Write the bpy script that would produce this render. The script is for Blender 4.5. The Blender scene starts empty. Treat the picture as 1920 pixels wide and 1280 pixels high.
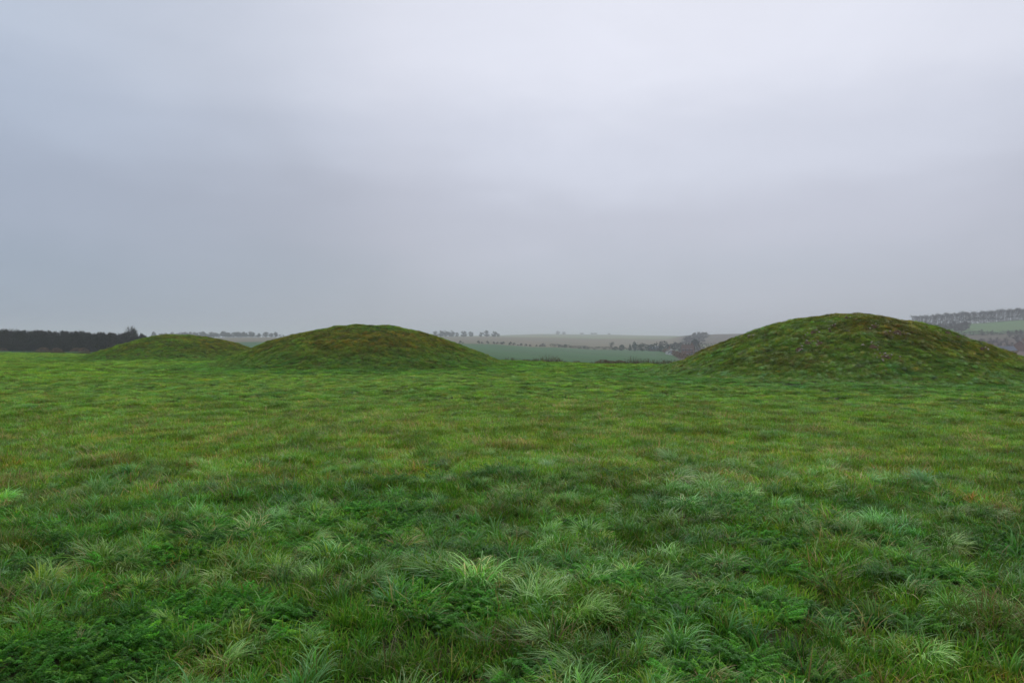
import bpy, math, random
import numpy as np

SC = bpy.context.scene
COL = SC.collection
F = 1387.0            # focal length in photo pixels (26 mm on 36 mm)
EYE = 1.6
rng = np.random.default_rng(11)
random.seed(5)

# ------------------------------------------------------------------ noise
def _hash(ix, iy, s):
    h = (ix.astype(np.int64) * 374761393 + iy.astype(np.int64) * 668265263 + s * 1442695041) & 0xFFFFFFFF
    h = ((h ^ (h >> 13)) * 1274126177) & 0xFFFFFFFF
    h = h ^ (h >> 16)
    return (h & 0xFFFFFF) / float(0xFFFFFF)
def vnoise(x, y, s=0):
    x = np.asarray(x, float); y = np.asarray(y, float)
    ix = np.floor(x); iy = np.floor(y); fx = x - ix; fy = y - iy
    fx = fx * fx * fx * (fx * (fx * 6 - 15) + 10); fy = fy * fy * fy * (fy * (fy * 6 - 15) + 10)
    a = _hash(ix, iy, s); b = _hash(ix + 1, iy, s); c = _hash(ix, iy + 1, s); d = _hash(ix + 1, iy + 1, s)
    return (a * (1 - fx) + b * fx) * (1 - fy) + (c * (1 - fx) + d * fx) * fy
def fbm(x, y, s=0, o=3):
    t = 0; a = 1; n = 0
    for k in range(o):
        # each octave turned, so no lattice shows
        c, sn = math.cos(0.6 + k * 1.1), math.sin(0.6 + k * 1.1)
        xx, yy = (c * x - sn * y) * 2 ** k, (sn * x + c * y) * 2 ** k
        t = t + a * vnoise(xx, yy, s + 17 * k); n += a; a *= 0.5
    return t / n
def sstep(a, b, v):
    t = np.clip((v - a) / (b - a), 0, 1)
    return t * t * (3 - 2 * t)

# ------------------------------------------------------------------ terrain
COLS = np.array([-900, 0, 240, 480, 700, 900, 1020, 1130, 1240, 1300, 1360, 1500, 1740, 1820, 1920, 2500], float)
ROWS = np.array([130, 200, 300, 400, 500, 600, 700, 900, 1100, 1200, 1600, 2200, 3200, 4200], float)
LOOK = np.array([
 # 130  200  300  400  500  600  700  900 1100 1200 1600 2200 3200 4200
 [664, 663, 660, 655, 649, 645, 642, 638, 637, 636, 635, 634, 634, 634],
 [664, 663, 660, 655, 649, 645, 642, 638, 637, 636, 635, 634, 634, 634],
 [664, 663, 660, 655, 648, 643, 640, 636, 635, 635, 635, 634, 634, 634],
 [667, 664, 658, 651, 645, 640, 637, 633.5, 632, 634, 635, 634, 634, 634],
 [672, 668, 660, 652, 646, 641, 638, 634, 631, 632, 633, 632, 632, 632],
 [680, 672, 663, 655, 649, 644, 641, 635.5, 631, 632, 631, 629, 629, 630],
 [684, 677, 669, 661, 655, 650, 646, 639, 633, 632, 629, 626, 626, 628],
 [685, 679, 671, 665, 660, 655.5, 650, 643, 635, 634, 630, 627, 627, 629],
 [688, 682, 675, 668, 661, 657, 652, 645, 636, 634, 631, 629, 629, 630],
 [690, 685, 678, 670, 662, 656, 649, 639, 629, 628, 630, 631, 630, 630],
 [692, 687, 680, 671, 662, 654, 647, 637, 627, 626, 630, 631, 630, 630],
 [694, 687, 680, 671, 660, 648, 638, 624, 618, 620, 628, 630, 630, 630],
 [694, 687, 680, 670, 655, 630, 613, 609, 612, 615, 625, 630, 630, 630],
 [694, 685, 678, 667, 650, 626, 608, 606, 610, 614, 625, 630, 630, 630],
 [692, 683, 674, 663, 648, 625, 601, 599, 606, 612, 624, 630, 630, 630],
 [690, 680, 670, 655, 640, 610, 590, 588, 600, 610, 624, 630, 630, 630]], float)
ZT = EYE + (640 - LOOK) * ROWS[None, :] / F
MOUNDS = [  # centre x, y, height, radius, exponent
    (15.27, 34.0, 2.83, 9.25, 1.93),
    (-9.4, 47.0, 2.56, 9.7, 1.25),
    (-30.37, 68.0, 2.14, 8.8, 1.5)]
APRON = .38
def edge_d(x, y):                     # metres beyond the far edge of the pasture
    return (y - (57 - 0.67 * x)) * 0.83
def far_z(x, y):
    yy = np.maximum(y, 1.0)
    r = np.clip(np.maximum(y, 0.55 * np.hypot(x, y)), ROWS[0], ROWS[-1])
    px = np.clip(960 + F * x / yy, COLS[0], COLS[-1])
    ci = np.clip(np.searchsorted(COLS, px) - 1, 0, len(COLS) - 2)
    ri = np.clip(np.searchsorted(ROWS, r) - 1, 0, len(ROWS) - 2)
    cf = (px - COLS[ci]) / (COLS[ci + 1] - COLS[ci]); rf = (r - ROWS[ri]) / (ROWS[ri + 1] - ROWS[ri])
    cf = cf * cf * (3 - 2 * cf)
    return ((ZT[ci, ri] * (1 - cf) + ZT[ci + 1, ri] * cf) * (1 - rf)
            + (ZT[ci, ri + 1] * (1 - cf) + ZT[ci + 1, ri + 1] * cf) * rf)
def ground_z(x, y):
    x = np.asarray(x, float); y = np.asarray(y, float)
    r = np.hypot(x, y)
    near = (fbm(x / 6.0, y / 6.0, 3, 2) - .5) * 0.16 + (fbm(x / .8, y / .8, 5, 2) - .5) * 0.13 * sstep(140, 60, r)
    ap = 0                               # the spread foot of each mound
    for cx, cy, H, Rm, e in MOUNDS:
        ap = np.maximum(ap, APRON * np.clip(1 - (np.hypot(x - cx, y - cy) / (1.55 * Rm)) ** 2, 0, 1) ** 2)
    near = near + ap
    w = sstep(0, 45, edge_d(x, y))
    return near * (1 - w) + far_z(x, y) * w
def mound_h(k, x, y):
    cx, cy, H, R, e = MOUNDS[k]
    dx, dy = x - cx, y - cy
    a = np.arctan2(dy, dx)
    rr = np.hypot(dx, dy) * (1 + 0.035 * np.sin(2 * a + k) + 0.02 * np.sin(5 * a + 2 * k))
    uu = rr / R; u = np.clip(uu, 0, 1)
    h = (H - APRON) * (1 - u * u) ** e
    lump = (fbm(x / 2.3, y / 2.3, 21 + k, 3) - .5) * 0.22 + (fbm(x / .55, y / .55, 31 + k, 2) - .5) * 0.09
    h = h + lump * sstep(1.0, .8, u)
    # outside the foot it dips below the ground
    return h - 0.15 * sstep(.99, 1.05, uu)
def surf_z(x, y):
    g = ground_z(x, y); b = g.copy() if hasattr(g, 'copy') else g
    for k in range(3):
        b = np.maximum(b, g * 0 + np.where(np.hypot(x - MOUNDS[k][0], y - MOUNDS[k][1]) < MOUNDS[k][3], g + mound_h(k, x, y), -99))
    return b

# ------------------------------------------------------------------ mesh helpers
def mesh_np(name, verts, faces, mats, cols=None, smooth=False, mi=None):
    me = bpy.data.meshes.new(name)
    verts = np.asarray(verts, np.float32); 
    if isinstance(faces, np.ndarray):
        n, k = faces.shape
        me.vertices.add(len(verts)); me.vertices.foreach_set('co', verts.ravel())
        me.loops.add(n * k); me.loops.foreach_set('vertex_index', faces.ravel().astype(np.int32))
        me.polygons.add(n); me.polygons.foreach_set('loop_start', np.arange(0, n * k, k, dtype=np.int32))
        me.polygons.foreach_set('loop_total', np.full(n, k, np.int32))
    else:
        me.from_pydata([tuple(map(float, v)) for v in verts], [], faces)
    for m in (mats if isinstance(mats, (list, tuple)) else [mats]): me.materials.append(m)
    if cols is not None:
        a = me.color_attributes.new('Col', 'FLOAT_COLOR', 'POINT')
        c = np.ones((len(verts), 4), np.float32); c[:, :3] = cols
        a.data.foreach_set('color', c.ravel())
    me.update(calc_edges=True); me.validate()
    if smooth: me.polygons.foreach_set('use_smooth', np.ones(len(me.polygons), bool))
    if mi is not None: me.polygons.foreach_set('material_index', np.asarray(mi, np.int32))
    return me
def obj(name, data, parent=None, loc=(0, 0, 0)):
    o = bpy.data.objects.new(name, data); COL.objects.link(o)
    o.location = loc
    if parent: o.parent = parent
    return o
def tag(o, label=None, cat=None, group=None, kind=None):
    if label: o['label'] = label
    if cat: o['category'] = cat
    if group: o['group'] = group
    if kind: o['kind'] = kind
    return o
def at(px, Y):
    x = (px - 960) / F * Y
    return x, Y, float(ground_z(np.array([x]), np.array([Y]))[0])

class Geo:
    def __init__(s): s.v = []; s.f = []
    def box(s, c, d, rz=0):
        b = len(s.v); cs, sn = math.cos(rz), math.sin(rz)
        for dx in (-.5, .5):
            for dy in (-.5, .5):
                for dz in (-.5, .5):
                    X, Y = dx * d[0], dy * d[1]
                    s.v.append((c[0] + X * cs - Y * sn, c[1] + X * sn + Y * cs, c[2] + dz * d[2]))
        for q in ((0, 1, 3, 2), (4, 6, 7, 5), (0, 4, 5, 1), (2, 3, 7, 6), (0, 2, 6, 4), (1, 5, 7, 3)):
            s.f.append(tuple(b + i for i in q))
    def tube(s, p0, p1, r0, r1, n=5):
        p0 = np.array(p0, float); p1 = np.array(p1, float); d = p1 - p0
        L = np.linalg.norm(d) or 1; d = d / L
        u = np.cross(d, (0, 0, 1) if abs(d[2]) < .9 else (1, 0, 0)); u /= np.linalg.norm(u); w = np.cross(d, u)
        b = len(s.v)
        for p, r in ((p0, r0), (p1, r1)):
            for i in range(n):
                a = 2 * math.pi * i / n
                s.v.append(tuple(p + (u * math.cos(a) + w * math.sin(a)) * r))
        for i in range(n):
            j = (i + 1) % n
            s.f.append((b + i, b + j, b + n + j, b + n + i))
    def strip(s, p0, p1, w0, w1):
        p0 = np.array(p0, float); p1 = np.array(p1, float); d = p1 - p0
        u = np.cross(d, np.array([random.gauss(0, 1) for _ in range(3)])); u /= (np.linalg.norm(u) or 1)
        b = len(s.v)
        s.v += [tuple(p0 - u * w0), tuple(p0 + u * w0), tuple(p1 + u * w1), tuple(p1 - u * w1)]
        s.f.append((b, b + 1, b + 2, b + 3))
    def leafq(s, p, r):
        n = np.array([random.gauss(0, 1) for _ in range(3)]); n /= np.linalg.norm(n)
        u = np.cross(n, (0.3, .2, 1)); u /= np.linalg.norm(u); w = np.cross(n, u)
        p = np.array(p); b = len(s.v)
        s.v += [tuple(p - u * r), tuple(p + w * r * .7), tuple(p + u * r), tuple(p - w * r * .7)]
        s.f.append((b, b + 1, b + 2, b + 3))
    def mesh(s, name, m, smooth=False): return mesh_np(name, np.array(s.v), s.f, m, smooth=smooth)

# ------------------------------------------------------------------ materials
def new_mat(name):
    m = bpy.data.materials.new(name); m.use_nodes = True
    nt = m.node_tree; nt.nodes.clear()
    return m, nt, nt.nodes, nt.links
def nnode(N, t, **kw):
    n = N.new(t)
    for k, v in kw.items(): setattr(n, k, v)
    return n
def mixrgb(N, L, fac, a, b, mode='MIX'):
    n = N.new('ShaderNodeMix'); n.data_type = 'RGBA'; n.blend_type = mode
    for s, v in ((0, fac), (6, a), (7, b)):
        if hasattr(v, 'is_output'): L.new(v, n.inputs[s])
        elif s == 0: n.inputs[0].default_value = v
        else: n.inputs[s].default_value = (*v, 1)
    return n.outputs[2]
def noise_fac(N, L, scale, lo=.4, hi=.6, detail=3, vec=None, rough=.55):
    if vec is None: vec = nnode(N, 'ShaderNodeNewGeometry').outputs['Position']
    t = nnode(N, 'ShaderNodeTexNoise'); t.inputs['Scale'].default_value = scale
    t.inputs['Detail'].default_value = detail; t.inputs['Roughness'].default_value = rough
    L.new(vec, t.inputs['Vector'])
    r = nnode(N, 'ShaderNodeMapRange'); r.interpolation_type = 'SMOOTHSTEP'
    r.inputs[1].default_value = lo; r.inputs[2].default_value = hi
    L.new(t.outputs[0], r.inputs[0])
    return r.outputs[0]
def simple_mat(name, c1, c2, scale, rough=.85, bump=0, spec=.15):
    m, nt, N, L = new_mat(name)
    out = nnode(N, 'ShaderNodeOutputMaterial'); b = nnode(N, 'ShaderNodeBsdfPrincipled')
    L.new(b.outputs[0], out.inputs[0])
    f = noise_fac(N, L, scale, .3, .7, 4)
    L.new(mixrgb(N, L, f, c1, c2), b.inputs['Base Color'])
    b.inputs['Roughness'].default_value = rough; b.inputs['Specular IOR Level'].default_value = spec
    if bump:
        bp = nnode(N, 'ShaderNodeBump'); bp.inputs['Strength'].default_value = bump
        L.new(noise_fac(N, L, scale * 3, .2, .8, 5), bp.inputs['Height']); L.new(bp.outputs[0], b.inputs['Normal'])
    return m
def grass_mat(name, mul=(1, 1, 1), rough=.5, trans=.30, patches=True, spec=.16):
    m, nt, N, L = new_mat(name)
    out = nnode(N, 'ShaderNodeOutputMaterial'); b = nnode(N, 'ShaderNodeBsdfPrincipled')
    at_ = nnode(N, 'ShaderNodeAttribute', attribute_name='Col')
    col = mixrgb(N, L, 1.0, at_.outputs['Color'], mul, 'MULTIPLY')
    if patches:
        # drifts of yellower, browner and bluer turf, metres across
        c = mixrgb(N, L, 1.0, col, (1.14, .98, .8), 'MULTIPLY')
        col = mixrgb(N, L, noise_fac(N, L, .7, .42, .70, 5), col, c)
        c = mixrgb(N, L, 1.0, col, (.84, .99, 1.15), 'MULTIPLY')
        v = nnode(N, 'ShaderNodeVectorMath', operation='ADD'); L.new(nnode(N, 'ShaderNodeNewGeometry').outputs['Position'], v.inputs[0])
        v.inputs[1].default_value = (31, 17, 5)
        col = mixrgb(N, L, noise_fac(N, L, 1.1, .46, .68, 5, v.outputs[0]), col, c)
        v2 = nnode(N, 'ShaderNodeVectorMath', operation='ADD'); L.new(nnode(N, 'ShaderNodeNewGeometry').outputs['Position'], v2.inputs[0])
        v2.inputs[1].default_value = (-11, 47, 9)
        c = mixrgb(N, L, 1.0, col, (1.30, .88, .8), 'MULTIPLY')
        col = mixrgb(N, L, noise_fac(N, L, 2.6, .56, .74, 4, v2.outputs[0]), col, c)
    at2 = nnode(N, 'ShaderNodeAttribute', attribute_name='tint'); at2.attribute_type = 'INSTANCER'
    col = mixrgb(N, L, 1.0, col, at2.outputs['Color'], 'MULTIPLY')
    L.new(col, b.inputs['Base Color'])
    b.inputs['Roughness'].default_value = rough; b.inputs['Specular IOR Level'].default_value = spec
    tr = nnode(N, 'ShaderNodeBsdfTranslucent'); L.new(col, tr.inputs[0])
    mx = nnode(N, 'ShaderNodeMixShader'); mx.inputs[0].default_value = trans
    L.new(b.outputs[0], mx.inputs[1]); L.new(tr.outputs[0], mx.inputs[2]); L.new(mx.outputs[0], out.inputs[0])
    return m

M_GRASS = grass_mat('grass_blades')
M_FERN = grass_mat('feathery_leaves', rough=.6, trans=.3, spec=.25, patches=False)
M_MOUND = simple_mat('mound_turf', (.045, .095, .012), (.070, .080, .018), 1.6, .95, .5, .02)
M_BARK = simple_mat('bark', (.045, .042, .035), (.08, .072, .055), .8, .9)
M_TWIG = simple_mat('twigs', (.05, .045, .038), (.085, .07, .055), .3, .9)
M_TWIG_DARK = simple_mat('wood_twigs', (.026, .025, .019), (.048, .038, .027), .12, .9)
M_EVER = simple_mat('evergreen_leaves', (.012, .03, .016), (.03, .05, .022), .5, .8)
M_HEDGE = simple_mat('hedge_twigs', (.022, .032, .018), (.045, .045, .028), .15, .9)
M_RUST = simple_mat('bramble', (.22, .12, .07), (.13, .09, .055), .6, .9)
M_STRAW = simple_mat('dead_stems', (.16, .10, .055), (.09, .06, .035), 1.2, .9)
M_CHALK = simple_mat('chalk_lumps', (.52, .47, .38), (.24, .19, .13), 9, .9, .3)
M_SOIL = simple_mat('burrow_soil', (.10, .065, .035), (.16, .11, .07), 7, .95, .6, .03)
M_CREAM = simple_mat('cream_wall', (.50, .42, .33), (.40, .33, .26), .8, .85)
M_WHITE = simple_mat('white_wall', (.75, .74, .72), (.62, .61, .58), .8, .8)
M_BRICK = simple_mat('brick_wall', (.24, .12, .085), (.17, .09, .07), 1.2, .9)
M_SLATE = simple_mat('slate_roof', (.13, .15, .19), (.09, .10, .13), .9, .7)
M_TILE = simple_mat('tile_roof', (.13, .075, .055), (.09, .06, .05), .9, .85)
M_GLASS = simple_mat('window_glass', (.02, .025, .03), (.03, .035, .04), 1, .15, 0, .6)
M_FRAME = simple_mat('painted_frame', (.7, .7, .68), (.6, .6, .58), 2, .5)
M_POST = simple_mat('weathered_wood', (.14, .085, .05), (.08, .05, .035), 12, .9, .3)

# ------------------------------------------------------------------ ground sheet
def zone_cols(x, y):
    d = edge_d(x, y)
    yy = np.maximum(y, 1)
    px = 960 + F * x / yy
    c = np.zeros(x.shape + (3,))
    c[:] = (.032, .048, .014)                                   # pasture under the blades
    far = sstep(0, 3, d)[..., None]
    pst = np.array((.10, .135, .045))                            # unresolved pasture far to the sides
    crop = np.array((.022, .115, .024)); tan = np.array((.128, .138, .092)); pale = np.array((.15, .22, .11))
    scrub = np.array((.075, .06, .045)); lush = np.array((.07, .19, .06))
    hb = 600 + 18 * np.sin(px / 90)                              # where the crop ends
    f = np.zeros_like(c) + crop
    f = f + (tan - f) * sstep(hb - 3, hb + 3, y)[..., None]
    stripe = .94 + .06 * np.sin(x / 7.0 + y / 40)                # tramlines
    f = f * np.where(y < hb, stripe, 1)[..., None]
    f = f + (pale - f) * (sstep(1105, 1115, y))[..., None]
    f = f + (tan * .9 - f) * (sstep(1480, 1500, y) * (1 - sstep(1900, 1950, y)) * .5)[..., None]
    ri = sstep(1262, 1282, px)[..., None]                        # the village and the slope behind it
    g = np.zeros_like(c) + scrub
    g = g + (pale * .8 - g) * (sstep(640, 650, y) * (1 - sstep(760, 775, y)))[..., None]
    g = g + (tan * .6 - g) * (sstep(780, 800, y) * (1 - sstep(1200, 1250, y)))[..., None]
    g = g + (pale * .7 - g) * sstep(1250, 1300, y)[..., None]
    f = f * (1 - ri) + g * ri
    rr = sstep(1620, 1700, px)[..., None]
    h = np.zeros_like(c) + scrub * 1.1
    h = h + (lush - h) * (sstep(596, 602, y) * (1 - sstep(2000, 2100, y)))[..., None]
    h = h + (tan * .7 - h) * (sstep(545, 556, y) * (1 - sstep(590, 598, y)))[..., None]
    f = f * (1 - rr) + h * rr
    side = sstep(4, -30, y)[..., None]
    f = f * (1 - side) + pst * side
    c = c * (1 - far) + f * far
    # beyond the reach of the modelled blades the sheet itself carries the turf colour
    away = (sstep(118, 135, np.hypot(x, y)) * (1 - sstep(0, 3, d)))[..., None]
    return c * (1 - away) + pst * away
fine = np.linspace(-46, 46, 620); coarse = np.concatenate([np.linspace(48, 312, 90)])
bear = np.radians(np.concatenate([fine, coarse]))
rad = [0.4]
while rad[-1] < 4200: rad.append(rad[-1] + max(.07, min(rad[-1] * .013, 40)))
rad = np.array(rad)
B, R_ = np.meshgrid(bear, rad)
X = np.sin(B) * R_; Y = np.cos(B) * R_
Z = ground_z(X, Y)
nb = len(bear); nr = len(rad)
V = np.stack([X, Y, Z], -1).reshape(-1, 3)
i, j = np.meshgrid(np.arange(nr - 1), np.arange(nb), indexing='ij')
j2 = (j + 1) % nb
Fq = np.stack([i * nb + j, (i + 1) * nb + j, (i + 1) * nb + j2, i * nb + j2], -1).reshape(-1, 4)
Fq = Fq[:, ::-1]
m, nt, N, L = new_mat('ground_cover')
out = nnode(N, 'ShaderNodeOutputMaterial'); b = nnode(N, 'ShaderNodeBsdfPrincipled'); L.new(b.outputs[0], out.inputs[0])
ca = nnode(N, 'ShaderNodeAttribute', attribute_name='Col')
col = ca.outputs['Color']
col = mixrgb(N, L, noise_fac(N, L, .012, .35, .65, 5), col, mixrgb(N, L, 1.0, col, (1.18, .95, .85), 'MULTIPLY'))
col = mixrgb(N, L, noise_fac(N, L, .25, .3, .7, 5), col, mixrgb(N, L, 1.0, col, (.78, .84, .8), 'MULTIPLY'))
col = mixrgb(N, L, noise_fac(N, L, 6, .3, .7, 5), col, mixrgb(N, L, 1.0, col, (1.3, .9, .8), 'MULTIPLY'))
L.new(col, b.inputs['Base Color']); b.inputs['Roughness'].default_value = .95; b.inputs['Specular IOR Level'].default_value = .15
cs = mesh_np('ground', np.vstack([V, [[0, 0, float(Z[0].mean())]]]), Fq, m, smooth=True,
             cols=np.vstack([zone_cols(X, Y).reshape(-1, 3), [[.032, .048, .014]]]))
ground = tag(obj('ground', cs), 'pasture running into hazy farmland to the horizon', kind='structure')

# ------------------------------------------------------------------ grass prototypes
def blades(n, rbase, lmin, lmax, w, lean, curve, cols, cvar=.18, nseg=4, dirbias=None, tipdry=.0, tall=1.0, seed=0, sheen=.0):
    g = np.random.default_rng(seed)
    ang = g.uniform(0, 2 * np.pi, n); rr = rbase * np.sqrt(g.uniform(0, 1, n))
    bx, by = np.cos(ang) * rr, np.sin(ang) * rr
    hd = ang + g.normal(0, .9, n)
    if dirbias is not None: hd = dirbias + g.normal(0, .9, n)
    Ln = g.uniform(lmin, lmax, n) * (1 - .25 * (rr / max(rbase, 1e-4)))
    ln = np.abs(g.normal(lean, .22, n)); cv = np.abs(g.normal(curve, .45, n))
    ww = w * g.uniform(.6, 1.25, n)
    ci = g.integers(0, len(cols), n); C = np.array(cols)[ci] * (1 + g.normal(0, cvar, (n, 1))) * (1 + g.normal(0, .05, (n, 3)))
    C = np.clip(C, .004, .9)
    V = []; CC = []
    x = bx.copy(); y = by.copy(); z = np.full(n, -.012)
    twist = g.normal(0, .5, n); sheen_var = g.uniform(0, 1.5, (n, 1)) ** 2
    for s in range(nseg + 1):
        t = s / nseg
        th = ln + cv * t ** 1.3
        side = hd + np.pi / 2 + twist * t
        wd = ww * (1 - t ** 2.2) * .5 * (0.75 + .5 * min(t * 3, 1)) + .0002
        V.append(np.stack([x - np.cos(side) * wd, y - np.sin(side) * wd, z], -1))
        V.append(np.stack([x + np.cos(side) * wd, y + np.sin(side) * wd, z], -1))
        c = C * (1 + .22 * t)
        if sheen: c = c + (np.array((.50, .66, .46)) - c) * (sheen * max(0, t - .25)) * sheen_var  # pale tips: wet sheen of the sky painted into the blade colour
        if tipdry: c = c + (np.array((.22, .15, .07)) - c) * (tipdry * max(0, t - .6) * 2)
        CC += [c, c]
        st = Ln / nseg
        x = x + np.sin(th) * np.cos(hd) * st; y = y + np.sin(th) * np.sin(hd) * st; z = z + np.cos(th) * st * tall
        z = np.maximum(z, .006)
    V = np.stack(V, 1); CC = np.stack(CC, 1)
    k = 2 * (nseg + 1)
    base = (np.arange(n) * k)[:, None, None]
    q = np.array([[2 * s, 2 * s + 1, 2 * s + 3, 2 * s + 2] for s in range(nseg)])[None]
    return V.reshape(-1, 3), (base + q).reshape(-1, 4), CC.reshape(-1, 3)
def join(parts):
    V = []; Q = []; C = []; o = 0
    for v, f, c in parts: V.append(v); Q.append(f + o); C.append(c); o += len(v)
    return np.vstack(V), np.vstack(Q), np.vstack(C)
G_BLUE = [(.18, .37, .080), (.145, .33, .048), (.28, .46, .145), (.095, .27, .02), (.14, .34, .03)]
G_MID = [(.17, .34, .018), (.21, .37, .02), (.10, .26, .012), (.27, .39, .03), (.14, .33, .04)]
G_DARK = [(.035, .14, .006), (.05, .17, .008), (.06, .19, .010)]
G_DRY = [(.42, .31, .12), (.33, .21, .08), (.50, .41, .20), (.22, .15, .05), (.32, .30, .06)]
G_FERN = [(.055, .25, .008), (.085, .31, .010), (.035, .18, .006), (.13, .35, .016)]
def fern(seed):
    g = np.random.default_rng(seed); V = []; Q = []; C = []
    for k in range(9):
        a = g.uniform(0, 2 * np.pi); Ln = g.uniform(.08, .15); lift = g.uniform(.25, .9)
        c = np.array(G_FERN[g.integers(0, 4)]) * g.uniform(.75, 1.25)
        bx, by = g.normal(0, .025, 2)
        for s in range(3, 13):
            t = s / 13
            r = Ln * t; px, py, pz = bx + math.cos(a) * r, by + math.sin(a) * r, .01 + Ln * math.sin(lift) * (t - .45 * t * t) * 1.5
            pl = Ln * .38 * (1 - t) ** .7 * (1 if t > .3 else .7)
            for sd in (-1, 1):
                pa = a + sd * 1.05
                for q in range(4):
                    u = (q + .6) / 4
                    cx, cy = px + math.cos(pa) * pl * u, py + math.sin(pa) * pl * u
                    cz = pz - .012 * u + g.normal(0, .002)
                    s2 = .0085 * (1 - .5 * u) * (Ln / .12); da = pa + g.choice([-1, 1]) * g.uniform(.2, .9)
                    d = np.array([math.cos(da), math.sin(da), g.normal(0, .3)]) * s2
                    w = np.array([-math.sin(da), math.cos(da), g.normal(0, .35)]) * s2 * .42
                    p = np.array([cx, cy, cz]); b0 = len(V)
                    V += [p - d, p + w, p + d, p - w]; Q.append((b0, b0 + 1, b0 + 2, b0 + 3)); C += [c * g.uniform(.85, 1.15)] * 4
    return np.array(V), np.array(Q), np.clip(np.array(C), .004, 1)

protos = []   # (kind, object) in index order
proto_col = bpy.data.collections.new('grass_tufts')
def add_proto(kind, geo, mat):
    v, f, c = geo
    me = mesh_np('grass_tuft', v, f, mat, cols=c, smooth=True)
    o = bpy.data.objects.new('tuft_%03d' % len(protos), me); proto_col.objects.link(o); protos.append(kind)
for s in range(5):   # long glaucous arching tussock
    add_proto('long', join([blades(36, .05, .14, .28, .0078, .22, 1.5, G_BLUE, seed=s, nseg=6, tipdry=.15, sheen=.4),
                            blades(14, .06, .12, .26, .004, .5, 1.3, G_DRY, seed=s + 50, nseg=5),
                            blades(25, .07, .08, .18, .004, .35, 1.1, G_MID, seed=s + 70, nseg=4)]), M_GRASS)
for s in range(4):   # the same combed over to one side
    add_proto('swept', join([blades(38, .06, .13, .27, .0074, .30, 1.6, G_BLUE, seed=s + 100, nseg=6, dirbias=0.0, sheen=.5),
                             blades(10, .06, .12, .24, .0036, .5, 1.2, G_DRY, seed=s + 150, nseg=5, dirbias=.2)]), M_GRASS)
for s in range(4):   # short mixed turf
    add_proto('short', join([blades(62, .085, .04, .11, .0042, .35, 1.0, G_MID, seed=s + 200, nseg=3),
                             blades(7, .08, .05, .12, .0032, .7, .8, G_DRY, seed=s + 250, nseg=3)]), M_GRASS)
for s in range(3):   # dead thatch
    add_proto('dry', join([blades(34, .09, .08, .22, .0036, .85, 1.0, G_DRY, seed=s + 300, nseg=4),
                           blades(14, .08, .08, .18, .004, .4, 1.2, G_MID, seed=s + 350, nseg=4)]), M_GRASS)
for s in range(12):   # a whole arching tussock
    k = [G_BLUE, G_BLUE + G_MID, G_BLUE, G_MID + G_BLUE[2:3], G_BLUE[:3], G_MID + G_DRY[:2], G_BLUE + G_DRY[2:3]][s % 7]
    add_proto('tussock', join([blades(120, .075, .17, .33, .0062, .36, 1.95, k, seed=s + 420, nseg=7, sheen=.42, dirbias=(None, .9, .4)[s % 3]),
                               blades(80, .13, .12, .24, .0052, .6, 1.7, k, seed=s + 430, nseg=6, sheen=.35),
                               blades(20 + 9 * (s % 4), .11, .08, .22, .0045, .8, 1.2, G_DRY, seed=s + 440, nseg=4)]), M_GRASS)
for s in range(3):   # dark fine tussock
    add_proto('dark', blades(110, .06, .10, .24, .0028, .32, .8, G_DARK + G_MID[:1], seed=s + 400, nseg=4), M_GRASS)
for s in range(4): add_proto('fern', fern(s + 500), M_FERN)
for s in range(5):   # half-metre sods for the middle distance
    k = [G_BLUE + G_MID, G_MID, G_MID + G_DRY[:2], G_BLUE, G_MID + G_DARK][s]
    add_proto('sod', join([blades(230, .24, .05, .16, .0065, .4, 1.1, k, seed=s + 600, nseg=3),
                           blades(22, .24, .05, .15, .006, .6, .9, G_DRY, seed=s + 650, nseg=3)]), M_GRASS)
for s in range(3):   # clumpy tussock of the middle distance
    add_proto('clump', join([blades(200, .13, .10, .24, .0065, .6, 1.4, [G_BLUE, G_MID, G_MID + G_DRY[:2]][s], seed=s + 700, nseg=4),
                             blades(24, .14, .08, .2, .006, .6, 1.1, G_DRY, seed=s + 750, nseg=3)]), M_GRASS)
for s in range(4):   # metre-wide sods for far off
    add_proto('farsod', join([blades(330, .5, .06, .17, .014, .5, .9, [G_MID, G_MID + G_BLUE, G_MID + G_DRY[:1], G_MID][s], seed=s + 800, nseg=2),
                              blades(26, .5, .05, .14, .012, .7, .9, G_DRY, seed=s + 850, nseg=2)]), M_GRASS)
for s in range(3):
    add_proto('farclump', join([blades(170, .26, .12, .30, .013, .45, 1.2, [G_MID + G_DARK, G_MID + G_DRY[3:], G_BLUE + G_DARK][s], seed=s + 900, nseg=3),
                                blades(22, .26, .12, .26, .012, .7, 1.0, G_DRY, seed=s + 950, nseg=3)]), M_GRASS)
KIDX = {}
for n_, k_ in enumerate(protos): KIDX.setdefault(k_, []).append(n_)

# ------------------------------------------------------------------ scattering node tree
gt = bpy.data.node_groups.new('scatter_grass', 'GeometryNodeTree')
gt.interface.new_socket('Geometry', in_out='INPUT', socket_type='NodeSocketGeometry')
gt.interface.new_socket('Geometry', in_out='OUTPUT', socket_type='NodeSocketGeometry')
gi = gt.nodes.new('NodeGroupInput'); go = gt.nodes.new('NodeGroupOutput')
ip = gt.nodes.new('GeometryNodeInstanceOnPoints'); cinf = gt.nodes.new('GeometryNodeCollectionInfo')
cinf.inputs['Collection'].default_value = proto_col
cinf.inputs['Separate Children'].default_value = True; cinf.inputs['Reset Children'].default_value = True
def nattr(name, ty):
    n = gt.nodes.new('GeometryNodeInputNamedAttribute'); n.data_type = ty; n.inputs['Name'].default_value = name
    return n.outputs['Attribute']
gt.links.new(gi.outputs[0], ip.inputs['Points']); gt.links.new(cinf.outputs[0], ip.inputs['Instance'])
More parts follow.
